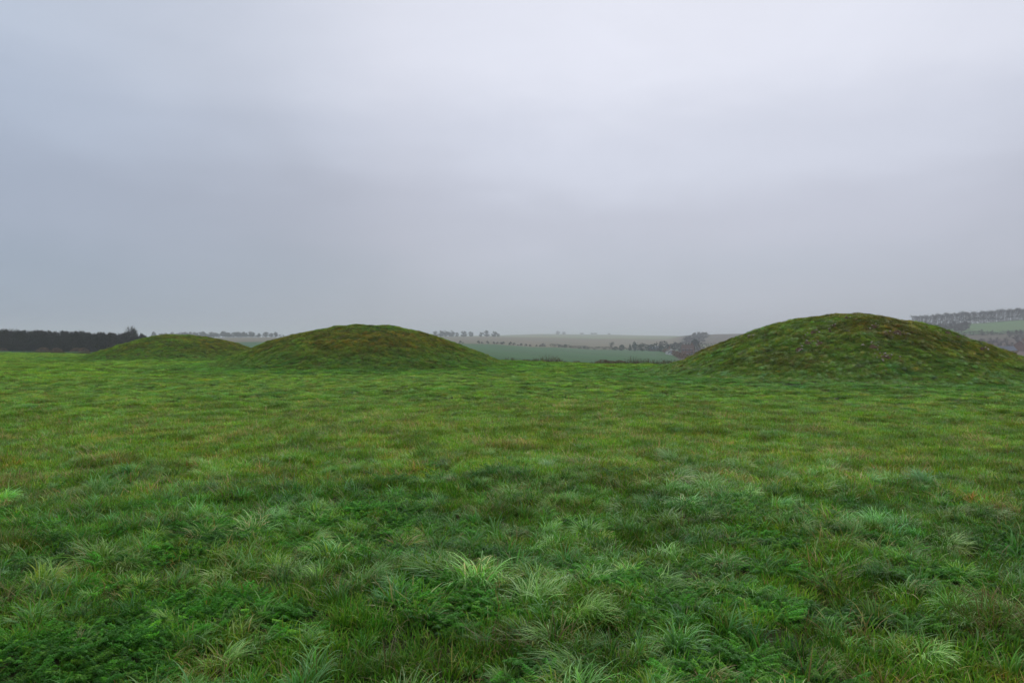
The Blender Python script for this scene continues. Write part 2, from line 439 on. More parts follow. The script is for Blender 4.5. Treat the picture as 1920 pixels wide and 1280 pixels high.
ip.inputs['Pick Instance'].default_value = True
gt.links.new(nattr('idx', 'INT'), ip.inputs['Instance Index'])
gt.links.new(nattr('rot', 'FLOAT_VECTOR'), ip.inputs['Rotation'])
gt.links.new(nattr('scl', 'FLOAT_VECTOR'), ip.inputs['Scale'])
gt.links.new(ip.outputs[0], go.inputs[0])
def scatter(name, P, idx, rot, scl, tint, parent=None):
    me = bpy.data.meshes.new(name); me.vertices.add(len(P)); me.vertices.foreach_set('co', P.astype(np.float32).ravel())
    a = me.attributes.new('idx', 'INT', 'POINT'); a.data.foreach_set('value', idx.astype(np.int32))
    a = me.attributes.new('rot', 'FLOAT_VECTOR', 'POINT'); a.data.foreach_set('vector', rot.astype(np.float32).ravel())
    a = me.attributes.new('scl', 'FLOAT_VECTOR', 'POINT'); a.data.foreach_set('vector', scl.astype(np.float32).ravel())
    a = me.attributes.new('tint', 'FLOAT_VECTOR', 'POINT'); a.data.foreach_set('vector', tint.astype(np.float32).ravel())
    me.update()
    o = obj(name, me, parent)
    md = o.modifiers.new('scatter', 'NODES'); md.node_group = gt
    return o

def sector(r0, r1, dens, half=50):
    h = math.radians(half); n = int(h * (r1 * r1 - r0 * r0) * dens)
    r = np.sqrt(rng.uniform(r0 * r0, r1 * r1, n)); a = rng.uniform(-h, h, n)
    return np.sin(a) * r, np.cos(a) * r
def pick(kind, n): return np.array(KIDX[kind])[rng.integers(0, len(KIDX[kind]), n)]

def near_mix(x, y):
    n = len(x); r = np.hypot(x, y); u = rng.uniform(0, 1, n)
    idx = pick('short', n)
    fern_ = (fbm(x / .55, y / .55, 61, 3) + .03 * sstep(6, 3.5, r) > .582) & (u < .80 * sstep(9.5, 5.5, r))
    dry = (rng.uniform(0, 1, n) < .035 + .4 * (fbm(x / .35, y / .35, 101, 2) > .70)) & ~fern_
    idx = np.where(dry, pick('dry', n), idx)
    lo = (~fern_) & (~dry) & (rng.uniform(0, 1, n) < .13)
    idx = np.where(lo, np.where(rng.uniform(0, 1, n) < .5, pick('swept', n), pick('long', n)), idx)
    idx = np.where(fern_, pick('fern', n), idx)
    return idx, fern_, lo
def jitter_grid(r0, r1, cell, half=50):
    a = np.arange(-r1, r1, cell); X_, Y_ = np.meshgrid(a, np.arange(0, r1, cell))
    x = X_.ravel() + rng.uniform(-.48, .48, X_.size) * cell; y = Y_.ravel() + rng.uniform(-.48, .48, X_.size) * cell
    r = np.hypot(x, y); k = (r > r0) & (r < r1) & (np.abs(np.arctan2(x, y)) < math.radians(half))
    return x[k], y[k]
P = []; I = []; R3 = []; S3 = []; T3 = []
def push(x, y, idx, sc, zs=None, tint=None, z=None):
    n = len(x)
    z = ground_z(x, y) if z is None else z
    P.append(np.stack([x, y, z], -1)); I.append(idx)
    R3.append(np.stack([rng.normal(0, .10, n), rng.normal(0, .10, n), rng.uniform(0, 2 * np.pi, n)], -1))
    S3.append(np.stack([sc, sc, sc if zs is None else sc * zs], -1))
    T3.append(np.ones((n, 3)) if tint is None else tint)
def tintn(x, y, base=(1, 1, 1), sd=.19):
    n = len(x)
    t = np.ones((n, 3)) * np.array(base) * (1 + rng.normal(0, sd, (n, 1))) * (1 + rng.normal(0, .05, (n, 3)))
    t = t * (.78 + .42 * sstep(.3, .66, fbm(x / .42, y / .42, 211, 3)))[:, None]     # tint darker and lighter at random in small drifts
    for cx, cy, H, Rm, e in MOUNDS:      # ring of darker, bluer tint round each mound, painting its slope's shade
        q = np.hypot(x - cx, y - cy) / Rm
        t = t * (1 - np.array((.32, .17, .04)) * (sstep(1.6, 1.1, q))[:, None])
    return np.clip(t, .3, 2)
# foreground
x, y = sector(1.7, 8.5, 300)
idx, fe, lo = near_mix(x, y)
keep = rng.uniform(0, 1, len(x)) < np.where(fe, .95, .55)
x, y, idx, fe, lo = x[keep], y[keep], idx[keep], fe[keep], lo[keep]
sc = np.where(fe, rng.uniform(.55, 1.1, len(x)), np.where(lo, rng.uniform(.55, 1.0, len(x)), rng.uniform(.8, 1.5, len(x))))
push(x, y, idx, sc, tint=tintn(x, y) * np.where(fe[:, None], np.ones(3), np.array((.60, .76, .62))))      # short undergrowth, tint darkened to paint the shadowed gaps between the tussocks
x, y = jitter_grid(1.9, 10, .235)
dn = fbm(x / 1.3, y / 1.3, 401, 2)
k = rng.uniform(0, 1, len(x)) < .25 + .75 * sstep(.38, .55, dn)
x, y, dn = x[k], y[k], dn[k]
push(x, y, pick('tussock', len(x)), rng.choice((.45, .55, .65, .75, .95), len(x)) * rng.uniform(.8, 1.15, len(x)) * (.75 + .4 * dn), tint=tintn(x, y, (1.02, 1.06, .96), .14))
# every tussock of one neighbourhood leans much the same way
R3[-1][:, 0] += rng.normal(.1, .2, len(x)); R3[-1][:, 1] += rng.normal(0, .2, len(x)); S3[-1][:, 0] *= rng.uniform(.8, 1.35, len(x)); S3[-1][:, 2] *= rng.uniform(.7, 1.15, len(x))
# next belt
x, y = sector(8.0, 20, 150)
keep = rng.uniform(0, 1, len(x)) < sstep(24, 12, np.hypot(x, y)) * .9 + .1
x, y = x[keep], y[keep]
idx, fe, lo = near_mix(x, y)
sc = np.where(lo, rng.uniform(.4, .7, len(x)), rng.uniform(.9, 1.6, len(x)))
push(x, y, idx, sc, tint=tintn(x, y, (1.05, 1.02, .95)))
x, y = jitter_grid(9, 27, .30)
dn = fbm(x / 1.6, y / 1.6, 401, 2)
k = rng.uniform(0, 1, len(x)) < (.2 + .6 * sstep(.42, .6, dn)) * sstep(30, 16, np.hypot(x, y))
x, y, dn = x[k], y[k], dn[k]
push(x, y, pick('tussock', len(x)), rng.uniform(.28, .62, len(x)) * sstep(48, 10, np.hypot(x, y)), tint=tintn(x, y, (1.03, 1.02, .98), .12))
on_m = lambda x, y: [np.hypot(x - m_[0], y - m_[1]) < m_[3] * .985 for m_ in MOUNDS]
def ok_field(x, y):
    k = edge_d(x, y) < .3
    for q in on_m(x, y): k &= ~q
    return k
# middle distance
x, y = sector(11, 46, 42)
r = np.hypot(x, y)
keep = ok_field(x, y) & (rng.uniform(0, 1, len(x)) < sstep(9, 19, r) * sstep(50, 36, r))
x, y = x[keep], y[keep]
cl = rng.uniform(0, 1, len(x)) < .12 + .25 * (fbm(x / .6, y / .6, 131, 3) > .62)
idx = np.where(cl, pick('clump', len(x)), pick('sod', len(x)))
dr = rng.uniform(0, 1, len(x)) < .035; idx = np.where(dr, pick('dry', len(x)), idx); cl = cl | dr
push(x, y, idx, np.where(cl, rng.uniform(.45, .85, len(x)), rng.uniform(.45, .85, len(x))), tint=tintn(x, y, (1.04, 1.09, 1.06), .27))
x, y = jitter_grid(19, 50, .38, 46)
k = ok_field(x, y) & (rng.uniform(0, 1, len(x)) < .10 + .45 * (fbm(x / 1.4, y / 1.4, 451, 2) > .52))
x, y = x[k], y[k]
push(x, y, pick('tussock', len(x)), rng.uniform(.28, .55, len(x)), tint=tintn(x, y, (1.05, 1.05, 1.0), .24))
# far
x, y = sector(32, 128, 9, 44)
r = np.hypot(x, y)
keep = ok_field(x, y) & (rng.uniform(0, 1, len(x)) < sstep(30, 44, r) * .999)
x, y = x[keep], y[keep]
cl = rng.uniform(0, 1, len(x)) < .02 + .22 * (fbm(x / .9, y / .9, 141, 3) > .64)
idx = np.where(cl, pick('farclump', len(x)), pick('farsod', len(x)))
push(x, y, idx, np.where(cl, rng.uniform(.4, .7, len(x)), rng.uniform(.5, .95, len(x))), tint=tintn(x, y, (1.13, 1.14, 1.06), .28))
P_, I_, R_3, S_3, T_3 = map(np.concatenate, (P, I, R3, S3, T3))
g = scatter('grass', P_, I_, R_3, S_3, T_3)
tag(g, 'wet tussocky pasture grass with straw blades and feathery green leaves', 'grass', kind='stuff')

# ------------------------------------------------------------------ mounds
MLAB = ['largest grassy round mound, on the right, dotted with pale burrow spoil',
        'broad grassy round mound left of centre, between the other two mounds',
        'smallest and farthest grassy round mound, just in front of the dark wood']
for k, (cx, cy, H, Rm, e) in enumerate(MOUNDS):
    nA, nR = 220, 110
    A, Q = np.meshgrid(np.linspace(0, 2 * np.pi, nA, endpoint=False), np.linspace(0, 1.10, nR))
    x = cx + np.cos(A) * Q * Rm; y = cy + np.sin(A) * Q * Rm
    z = ground_z(x, y) + mound_h(k, x, y)
    V = np.stack([x - cx, y - cy, z], -1).reshape(-1, 3)
    i, j = np.meshgrid(np.arange(nR - 1), np.arange(nA), indexing='ij'); j2 = (j + 1) % nA
    Fq = np.stack([i * nA + j, (i + 1) * nA + j, (i + 1) * nA + j2, i * nA + j2], -1).reshape(-1, 4)
    mo = obj('grass_mound', mesh_np('grass_mound', V, Fq, M_MOUND, smooth=True), loc=(cx, cy, 0))
    tag(mo, MLAB[k], 'mound', 'round burial mounds on the pasture')
    fine_ = (k == 0)
    dens = (95, 48, 26)[k]
    n = int(math.pi * Rm * Rm * dens)
    rr = np.sqrt(rng.uniform(0, 1, n)) * Rm; a = rng.uniform(0, 2 * np.pi, n)
    x = cx + np.cos(a) * rr; y = cy + np.sin(a) * rr
    z = ground_z(x, y) + mound_h(k, x, y)
    n = len(x)
    cl = rng.uniform(0, 1, n) < (.06, .06, .1)[k] + .16 * (fbm(x / 1.0, y / 1.0, 151 + k, 3) > .56)
    if k == 0: idx = np.where(cl, pick('clump', n), pick('sod', n)); sc = np.where(cl, rng.uniform(.5, .9, n), rng.uniform(.32, .62, n))
    else: idx = np.where(cl, pick('farclump', n), pick(('sod', 'farsod')[k - 1], n)); sc = np.where(cl, rng.uniform(.35, .6, n), rng.uniform(.45, .75, n) * (1 if k == 1 else .7))
    br = sstep(.38, .56, fbm(x / 2.6, y / 2.6, 161 + k, 3))[:, None] * sstep(1.0, .6, rr / Rm)[:, None]
    base = np.array((.92, .86, .66)) * (1 - br) + np.array((1.02, .65, .42)) * br
    base = base * (.78 + .42 * sstep(.35, .64, fbm(x / .5, y / .5, 221 + k, 3)))[:, None]
    rim = sstep(.62, 1.0, rr / Rm)[:, None]; base = base * (1 - rim) + np.array((.84, .93, .95)) * rim
    t = np.clip(base * (1 + rng.normal(0, .22, (n, 1))) * (1 + rng.normal(0, .06, (n, 3))), .3, 2)
    Pm = np.stack([x - cx, y - cy, z], -1)
    # blades lean downhill a little
    steep = sstep(0, .5, rr / Rm) * sstep(1.05, .85, rr / Rm)
    rot = np.stack([.42 * steep + rng.normal(0, .14, n), rng.normal(0, .12, n), a + np.pi / 2 + rng.normal(0, .5, n)], -1)
    if k == 0:
        tu = rng.uniform(0, 1, n) < .05; idx = np.where(tu, pick('tussock', n), idx); sc = np.where(tu, rng.uniform(.4, .8, n), sc)
    gm = scatter('grass', Pm, idx, rot, np.stack([sc, sc, sc], -1), t, parent=mo)
    gm['kind'] = 'stuff'

# ------------------------------------------------------------------ spoil heaps and stones on the big mound
def ray_mound(px, py):
    for t in np.arange(22, 44, .04):
        x = (px - 960) / F * t; z = EYE + (640 - py) / F * t
        if z <= float(surf_z(np.array([x]), np.array([t]))[0]) + .02: return x, t, z
    return None
HEAPS = [
 (1587, 597, .3, 'pale chalky spoil scraped out at the very crest of the large mound'),
 (1563, 612, .28, 'small pale spoil patch just below the crest of the large mound'),
 (1640, 613, .42, 'pale spoil patch high on the large mound, right of its crest'),
 (1524, 625, .45, 'brownish spoil patch high on the left shoulder of the large mound'),
 (1556, 622, .26, 'little speckle of spoil between the crest and the middle of the large mound'),
 (1662, 628, .34, 'dull brown spoil patch on the upper right flank of the large mound'),
 (1684, 623, .55, 'large white flecked spoil heap on the upper right flank of the large mound'),
 (1514, 644, .50, 'white flecked spoil heap halfway down the left flank of the large mound'),
 (1497, 656, .46, 'lowest pale spoil heap on the left flank of the large mound'),
 (1537, 645, .46, 'dark spoil heap with few white flecks halfway down the large mound'),
 (1637, 651, .58, 'bright spoil heap in the middle of the large mound face'),
 (1661, 670, .70, 'lowest and largest chalky spoil heap on the large mound face'),
 (1404, 634, .40, 'bare dark soil scrape on the far left shoulder of the large mound'),
 (1779, 626, .45, 'dark stones on the right hand skyline of the large mound'),
 (1797, 633, .30, 'smaller dark stones low on the right hand skyline of the large mound'),
 (1842, 655, .35, 'pale scrape near the right foot of the large mound'),
]
for hi, (px, py, w, lab) in enumerate(HEAPS):
    p = ray_mound(px, py)
    if p is None: continue
    e = bpy.data.objects.new('spoil_heap', None); COL.objects.link(e); e.location = p
    e.empty_display_size = .2
    tag(e, lab, 'spoil heap', 'burrow spoil heaps on the large mound')
    dark = 'dark' in lab
    # soil pad
    w *= .5; n = 16; V = []; Q = []
    for ir in range(5):
        for ia in range(n):
            a = 2 * math.pi * ia / n; rr = w * .62 * ir / 4 * (1 + .25 * math.sin(3 * a + hi) + random.uniform(-.1, .1))
            x = math.cos(a) * rr; y = math.sin(a) * rr * .9
            h = .10 * (1 - (ir / 4) ** 2) - .03 * (ir == 4)
            z = float(surf_z(np.array([p[0] + x]), np.array([p[1] + y]))[0]) - p[2] + h + random.uniform(-.015, .015)
            V.append((x, y, z))
    for ir in range(4):
        for ia in range(n):
            ja = (ia + 1) % n; Q.append((ir * n + ia, (ir + 1) * n + ia, (ir + 1) * n + ja, ir * n + ja))
    obj('soil', mesh_np('soil', V, Q, M_SOIL), e)
    gg = Geo(); cnt = int((14 if dark else 22) * (w / .5) ** 1.5)
    for _ in range(cnt):
        a = random.uniform(0, 6.28); rr = w * 1.1 * math.sqrt(random.random())
        x = math.cos(a) * rr * 1.3; y = math.sin(a) * rr
        z = float(surf_z(np.array([p[0] + x]), np.array([p[1] + y]))[0]) - p[2] + .10 * max(0, 1 - (rr / (w * .7)) ** 2) + .06
        s = random.uniform(.02, .06)
        b0 = len(gg.v)
        for vx, vy, vz in ((1, 0, 0), (0, 1, 0), (-1, 0, 0), (0, -1, 0), (.1, .1, .8), (0, 0, -.8)):
            gg.v.append((x + vx * s * random.uniform(.7, 1.3), y + vy * s * random.uniform(.6, 1.1), z + vz * s * random.uniform(.6, 1.1)))
        for a_, b_, c_ in ((0, 1, 4), (1, 2, 4), (2, 3, 4), (3, 0, 4), (1, 0, 5), (2, 1, 5), (3, 2, 5), (0, 3, 5)):
            gg.f.append((b0 + a_, b0 + b_, b0 + c_))
    obj('stones', gg.mesh('stones', M_SOIL if 'skyline' in lab else M_CHALK), e)['kind'] = 'stuff'

# ------------------------------------------------------------------ trees
def bare_tree(seed, h=10.0, spread=.55, trunk_frac=.3, levels=4, twigw=.028, ntw=5, r0=None, narrow=False):
    random.seed(seed)
    T = Geo(); Cn = Geo(); r0 = r0 or h * .022
    def unit(v): v = np.array(v, float); return v / (np.linalg.norm(v) or 1)
    def grow(p, d, L, r, lev):
        segs = 3; q = np.array(p, float); dd = unit(d)
        for s in range(segs):
            nd = unit(dd + np.array([random.gauss(0, .13), random.gauss(0, .13), random.gauss(.06, .06)]))
            q2 = q + nd * L / segs
            ra, rb = r * (1 - .25 * s / segs), r * (1 - .25 * (s + 1) / segs)
            (T if lev < 2 else Cn).tube(q, q2, ra, rb, 6 if lev == 0 else (4 if lev < 3 else 3))
            if lev < levels and s > 0 and random.random() < .85:
                side = unit(nd + np.array([random.gauss(0, .75), random.gauss(0, .75), random.uniform(-.1, .55)]))
                grow(q2, side, L * random.uniform(.5, .7), rb * .5, lev + 1)
            q, dd = q2, nd
        if lev < levels:
            for _ in range(random.choice((2, 3)) if lev else random.choice((4, 5))):
                sp = spread * (1.3 if lev == 0 else 1)
                side = unit(dd + np.array([random.gauss(0, sp), random.gauss(0, sp), random.uniform(-.15, .3)]))
                grow(q, side, L * random.uniform(.6, .85) if lev else L * random.uniform(.75, 1.1) * (1 - trunk_frac), rb * random.uniform(.5, .7), lev + 1)
        else:
            for _ in range(ntw):
                e = q + unit([random.gauss(0, 1), random.gauss(0, 1), random.gauss(.5, .7)]) * L * random.uniform(.5, 1.1)
                Cn.strip(q + (e - q) * random.uniform(0, .2), e, twigw, twigw * .3)
    grow((0, 0, -.3), (0, 0, 1), h * trunk_frac, r0, 0)
    v = np.array(Cn.v); top = v[:, 2].max(); k = h / top
    for G_ in (T, Cn): G_.v = [(a * k * (.7 if narrow else 1), b * k * (.7 if narrow else 1), c * k) for a, b, c in G_.v]
    return T, Cn
def crown_tree(seed, h=10.0, w=9.0, bottom=.18, limbs=16, tw=.05, r0=.28):
    """winter tree: forking limbs that carry fans of fine twigs through an uneven, lobed crown"""
    random.seed(seed); T = Geo(); Cn = Geo()
    lob = [(random.uniform(0, 6.28), random.uniform(.3, .95), random.uniform(-.25, .28)) for _ in range(7)]
    def env(a, t):
        e = math.sqrt(max(0.0, 1 - abs(2 * t - .9) ** 2.3 / 1.25))
        for la, lt, ls in lob:
            e += ls * math.exp(-((((a - la + 3.14) % 6.28) - 3.14) / .8) ** 2 - ((t - lt) / .22) ** 2)
        return max(.15, e) * w / 2
    p = np.array([0., 0., -.4]); knots = []
    for s in range(6):
        q = np.array([random.gauss(0, .12) * s / 3, random.gauss(0, .12) * s / 3, h * .62 * (s + 1) / 6])
        T.tube(p, q, r0 * (1 - .14 * s), r0 * (1 - .14 * (s + 1)), 6); p = q; knots.append(q)
    for k in range(limbs):
        t = random.uniform(.05, 1); a = random.uniform(0, 6.28); z = h * (bottom + (1 - bottom) * t)
        base = min(knots, key=lambda q: abs(q[2] - (z * .62 - .1 * h)))
        rr = env(a, t) * random.uniform(.55, 1)
        end = np.array([math.cos(a) * rr, math.sin(a) * rr, z * .96])
        mid = (base + end) / 2 + np.array([0, 0, random.uniform(-.02, .06) * h])
        T.tube(base, mid, r0 * .34, r0 * .22, 4); T.tube(mid, end, r0 * .22, r0 * .07, 4)
        for _ in range(9):
            u = random.random(); b0 = (base + (mid - base) * u * 2) if u < .35 else (mid + (end - mid) * (u - .35) / .65)
            ta = a + random.gauss(0, .8); tt = min(1, max(0, t + random.gauss(0, .16)))
            R2 = env(ta, tt) * random.uniform(.5, 1.02)
            e2 = b0 + (np.array([math.cos(ta) * R2, math.sin(ta) * R2, h * (bottom + (1 - bottom) * tt)]) - b0) * random.uniform(.4, .8)
            Cn.tube(b0, e2, r0 * .12, r0 * .05, 3)
            for _ in range(13):
                s0 = b0 + (e2 - b0) * random.uniform(.25, 1)
                Cn.strip(s0, s0 + np.array([random.gauss(0, .5), random.gauss(0, .5), random.gauss(.35, .45)]) * h * .085, tw, tw * .3)
    top = max(v[2] for v in Cn.v); k = h / top
    for G_ in (T, Cn): G_.v = [(a, b, c * k) for a, b, c in G_.v]
    return T, Cn
def avenue_tree(seed, h=13.0):
    """tall drawn-up roadside tree: long bare bole, steep limbs, high crown"""
    random.seed(seed); T = Geo(); Cn = Geo()
    tw = .06; p = np.array([0, 0, -.4]); lean = np.array([random.gauss(0, .02), random.gauss(0, .02)])
    for s in range(6):
        q = p + np.array([lean[0] + random.gauss(0, .02), lean[1], 1]) * h / 7
        T.tube(p, q, .26 * (1 - s * .13), .26 * (1 - (s + 1) * .13), 6); p = q
        if s >= 1:
            for _ in range(2 + s):
                a = random.uniform(0, 6.28); el = random.uniform(.75, 1.25); L = h * random.uniform(.16, .28)
                d = np.array([math.cos(a) * math.cos(el), math.sin(a) * math.cos(el), math.sin(el)])
                m1 = p + d * L
                Cn.tube(p, m1, .09, .045, 4)
                for _ in range(5):
                    m0 = p + (m1 - p) * random.uniform(.35, 1)
                    e = m0 + (d + np.array([random.gauss(0, .45), random.gauss(0, .45), random.uniform(-.1, .4)])) * L * .5
                    Cn.tube(m0, e, .035, .02, 3)
                    for _ in range(4):
                        s0 = m0 + (e - m0) * random.uniform(.3, 1)
                        Cn.strip(s0, s0 + np.array([random.gauss(0, .5), random.gauss(0, .5), random.gauss(.5, .4)]) * 1.3, tw, .02)
    k = h / max(v[2] for v in Cn.v)
    for G_ in (T, Cn): G_.v = [(a, b, c * k) for a, b, c in G_.v]
    return T, Cn
def leafy(seed, h, w, shape, n, lr):
    """dense small-leaved crown; shape(t) gives the half width along the height"""
    random.seed(seed); T = Geo(); Cn = Geo()
    T.tube((0, 0, -.3), (0, 0, h * .5), w * .03, w * .012, 5)
    for k in range(5):
        a = random.uniform(0, 6.28); T.tube((0, 0, h * (.1 + .1 * k)), (math.cos(a) * w * .3, math.sin(a) * w * .3, h * (.3 + .1 * k)), w * .010, w * .005, 4)
    lobes = [(random.uniform(0, 6.28), random.uniform(.1, .95), random.uniform(.12, .3)) for _ in range(16)]
    for _ in range(n):
        a, t0, ls = random.choice(lobes)
        t = min(.99, max(.03, t0 + random.gauss(0, .10))); a += random.gauss(0, .5)
        rr = w * .5 * shape(t) * (1 + ls * .6) * random.uniform(.25, 1) ** .5
        Cn.leafq((math.cos(a) * rr, math.sin(a) * rr, h * t), lr * random.uniform(.6, 1.4))
    return T, Cn
round_ = lambda t: math.sqrt(max(0.02, 1 - (2 * t - 1) ** 2)) * (1.05 - .2 * t)
column_ = lambda t: min(1, 3.2 * t + .35) * (1 - t ** 3.5) ** .6
bushy_ = lambda t: (1 - t ** 2.2) ** .5
def protoset(makers, tmat, cmat):
    return [(T.mesh('trunk', tmat), C_.mesh('crown', cmat)) for T, C_ in makers]
SPREAD = protoset([crown_tree(s, 10, w_, b_) for s, w_, b_ in ((1, 10.5, .05), (2, 9, .08), (3, 11.5, .03), (4, 9.5, .10), (5, 8, .05))], M_BARK, M_TWIG)
FARTREE = protoset([crown_tree(s, 10, w_, b_, 20, .11) for s, w_, b_ in ((6, 13, .02), (7, 11, .04), (8, 14, .0), (9, 10, .06))], M_BARK, M_TWIG)
HEDGET = protoset([crown_tree(s, 6, w_, .22, 16, .12, .2) for s, w_ in ((11, 6.5), (12, 5), (13, 7), (14, 5.5))], M_BARK, M_TWIG)
AVEN = protoset([avenue_tree(s) for s in (21, 22, 23, 24, 25)], M_BARK, M_TWIG)
BUSH = protoset([leafy(s, 3, 3.6, bushy_, 900, .13) for s in (31, 32, 33)], M_BARK, M_HEDGE)
EVERB = protoset([leafy(s, 6, 6, round_, 1600, .2) for s in (41, 42)], M_BARK, M_EVER)
COLUM = protoset([leafy(s, 9, 3.6, column_, 1700, .2) for s in (51, 52)], M_BARK, M_EVER)
RUSTB = protoset([leafy(s, 1.6, 2.4, bushy_, 1300, .07) for s in (61, 62)], M_BARK, M_RUST)
def tree(protos_, px, Y, h, base_h, name, label, cat='tree', group=None, wx=1.0, dz=0, v=None):
    x, y, z = at(px, Y)
    e = bpy.data.objects.new(name, None); COL.objects.link(e)
    e.location = (x, y, z + dz); s = h / base_h; e.scale = (s * wx, s * wx, s); e.rotation_euler = (0, 0, random.uniform(0, 6.28))
    tag(e, label, cat, group)
    t, c = protos_[v if v is not None else random.randrange(len(protos_))]
    for nm, me in (('trunk', t), ('crown', c)):
        o = bpy.data.objects.new(nm, me); COL.objects.link(o); o.parent = e
    return e
ORD = ['leftmost', 'second', 'third', 'fourth', 'fifth', 'sixth', 'seventh', 'eighth', 'ninth', 'tenth', 'eleventh', 'twelfth', 'thirteenth', 'fourteenth', 'fifteenth']
def row(protos_, items, base_h, name, what, where, group, cat='tree', wx=1.0):
    """items: (px, Y, height in photo pixels) from left to right"""
    n = len(items)
    for k, it in enumerate(items):
        px, Y, hp = it[:3]
        o_ = 'rightmost' if k == n - 1 else ORD[k] + ('' if k == 0 else ' from the left')
        lab = '%s %s %s' % (o_.replace('from the left', 'from left,'), what, where)
        tree(protos_, px, Y, hp * Y / F, base_h, name, lab, cat, group, wx=it[3] if len(it) > 3 else wx)
random.seed(77)
# lone tree above the dark wood
LONE = protoset([crown_tree(85, 10, 5.6, .50, 26, .032, .2)], M_BARK, M_TWIG)
tree(LONE, 246, 245, 53 * 245 / F, 10, 'bare_tree', 'round headed bare tree standing above the dark wood on the left', wx=.95)
# skyline row left of the middle mound
LROW = [(289, 14, 1), (300, 12, 1), (308, 13, 1), (322, 13, 1), (330, 12, 1), (338, 12, 1), (347, 13, 1), (356, 12, 1), (366, 12, 1),
        (378, 14, 1), (387, 10, 1), (396, 12, 1), (406, 11, 1), (418, 13, 1), (427, 12, 1), (438, 11, 1), (447, 12, 1),
        (458, 12, 1), (469, 13, 1), (483, 10, 1), (498, 12, 1), (508, 10, 1), (516, 12, 1)]
LROW = sorted(LROW + [(px + 4, h - 2, 1) for px, h, _ in LROW[6:19]])
for px, hp, _ in LROW:
    Yr = 985 + random.uniform(-6, 6)
    tree(HEDGET, px + random.uniform(-1, 1), Yr, (hp + random.uniform(-1, 1)) * Yr / F, 6, 'bare_tree',
         'small bare tree in the skyline row behind the farthest mound', 'tree', 'bare trees of the skyline row behind the farthest mound', wx=1.05)
# clump on the ridge right of the middle mound
row(FARTREE, [(800, 1080, 9, 1.1), (817, 1085, 12, 1.2), (826, 1080, 13, 1.3), (835, 1090, 13, 1.2), (846, 1080, 13, 1.2), (857, 1085, 9, .9), (869, 1080, 12, 1.1), (883, 1085, 11, 1.2), (901, 1080, 10, .9),
             (912, 1085, 13, 1.1), (926, 1080, 12, 1.1), (934, 1080, 8, 1.1)], 10, 'bare_tree', 'hazy bare tree', 'on the ridge right of the middle mound', 'hazy bare trees on the ridge right of the middle mound')
# round bushes along the top of the green crop
BU = [(853, 3), (863, 5.5), (868, 3), (897, 5.5), (904, 4), (914, 5.5), (926, 4.5), (933, 4.5), (939, 4.5), (944, 5.5), (957, 6), (964, 5), (971, 3), (977, 5)]
row(BUSH, [(px, 596, hp) for px, hp in BU], 3, 'bush', 'round dark bush', 'along the top edge of the green crop', 'round bushes along the top edge of the green crop', 'bush')
BU2 = [(986, 4.5), (994, 4), (1006, 4), (1013, 4.5), (1019, 7), (1049, 4.5), (1054, 4), (1060, 6.5), (1069, 4), (1088, 4), (1096, 6), (1103, 4)]
row(BUSH, [(px, 596, hp) for px, hp in BU2], 3, 'bush', 'low dark bush', 'where the crop edge dips towards the village', 'low bushes where the crop edge dips towards the village', 'bush')
# far trees on the pale ridge
row(FARTREE, [(1046, 2000, 7, 1.4), (1057, 2000, 6, 1.3), (1091, 2150, 4, 1.8), (1110, 2150, 4, 2.2), (1116, 2150, 4, 2.2), (1142, 2150, 3, 2.2)], 10, 'bare_tree', 'faint tree', 'on the most distant pale ridge', 'faint trees on the most distant pale ridge')
# village trees, centre right
tree(SPREAD, 1148, 640, 13 * 640 / F, 10, 'bare_tree', 'thin bare tree rising from the hedge left of the dark evergreens')
tree(EVERB, 1154, 585, 7 * 585 / F, 6, 'evergreen_tree', 'low dark evergreen at the right end of the long hedge', wx=1.3)
tree(EVERB, 1166, 570, 11 * 570 / F, 6, 'evergreen_tree', 'round dark evergreen left of the two columnar evergreens', wx=1.0)
tree(COLUM, 1181.5, 560, 13 * 560 / F, 9, 'columnar_tree', 'shorter of the two columnar evergreens beside the crop', wx=.9)
tree(COLUM, 1189.5, 560, 18 * 560 / F, 9, 'columnar_tree', 'taller dark columnar evergreen beside the crop', wx=1.05)
tree(SPREAD, 1203, 560, 17 * 560 / F, 10, 'bare_tree', 'broad bare tree right of the taller columnar evergreen')
tree(SPREAD, 1215, 570, 13 * 570 / F, 10, 'bare_tree', 'low bare tree between the columnar evergreens and the dark roofed barn')
tree(SPREAD, 1238, 545, 19 * 545 / F, 10, 'bare_tree', 'tallest bare tree of the village, over the crop corner', wx=.8, v=0)
tree(EVERB, 1240, 535, 12 * 535 / F, 6, 'evergreen_tree', 'dark ivy covered tree at the crop corner', wx=.9)
tree(SPREAD, 1252, 560, 15 * 560 / F, 10, 'bare_tree', 'bare tree behind the left white house')
tree(SPREAD, 1264, 580, 18 * 580 / F, 10, 'bare_tree', 'wide bare tree standing behind the white houses', wx=1.5)
tree(SPREAD, 1276, 600, 16 * 600 / F, 10, 'bare_tree', 'pale bare tree between the white houses and the brick house', wx=1.1)
tree(SPREAD, 1274, 430, 13 * 430 / F, 10, 'bare_tree', 'scrubby brown tree in front of the brick house')
tree(EVERB, 1303, 520, 25 * 520 / F, 6, 'broad_tree', 'big rounded tree behind the brick house', wx=.72, v=0)
tree(SPREAD, 1310, 470, 20 * 470 / F, 10, 'bare_tree', 'bare tree right of the brick house against the mound', wx=.9)
tree(SPREAD, 1297, 400, 13 * 400 / F, 10, 'bare_tree', 'low bare tree nearest the foot of the large mound on its left', wx=1.3)
tree(EVERB, 1335, 420, 14 * 420 / F, 6, 'evergreen_tree', 'small dark evergreen peeping over the left slope of the large mound', wx=.8)
FARC = [(1293, 9), (1300, 11), (1306, 13), (1312, 13), (1318, 12), (1324, 11), (1288, 8)]
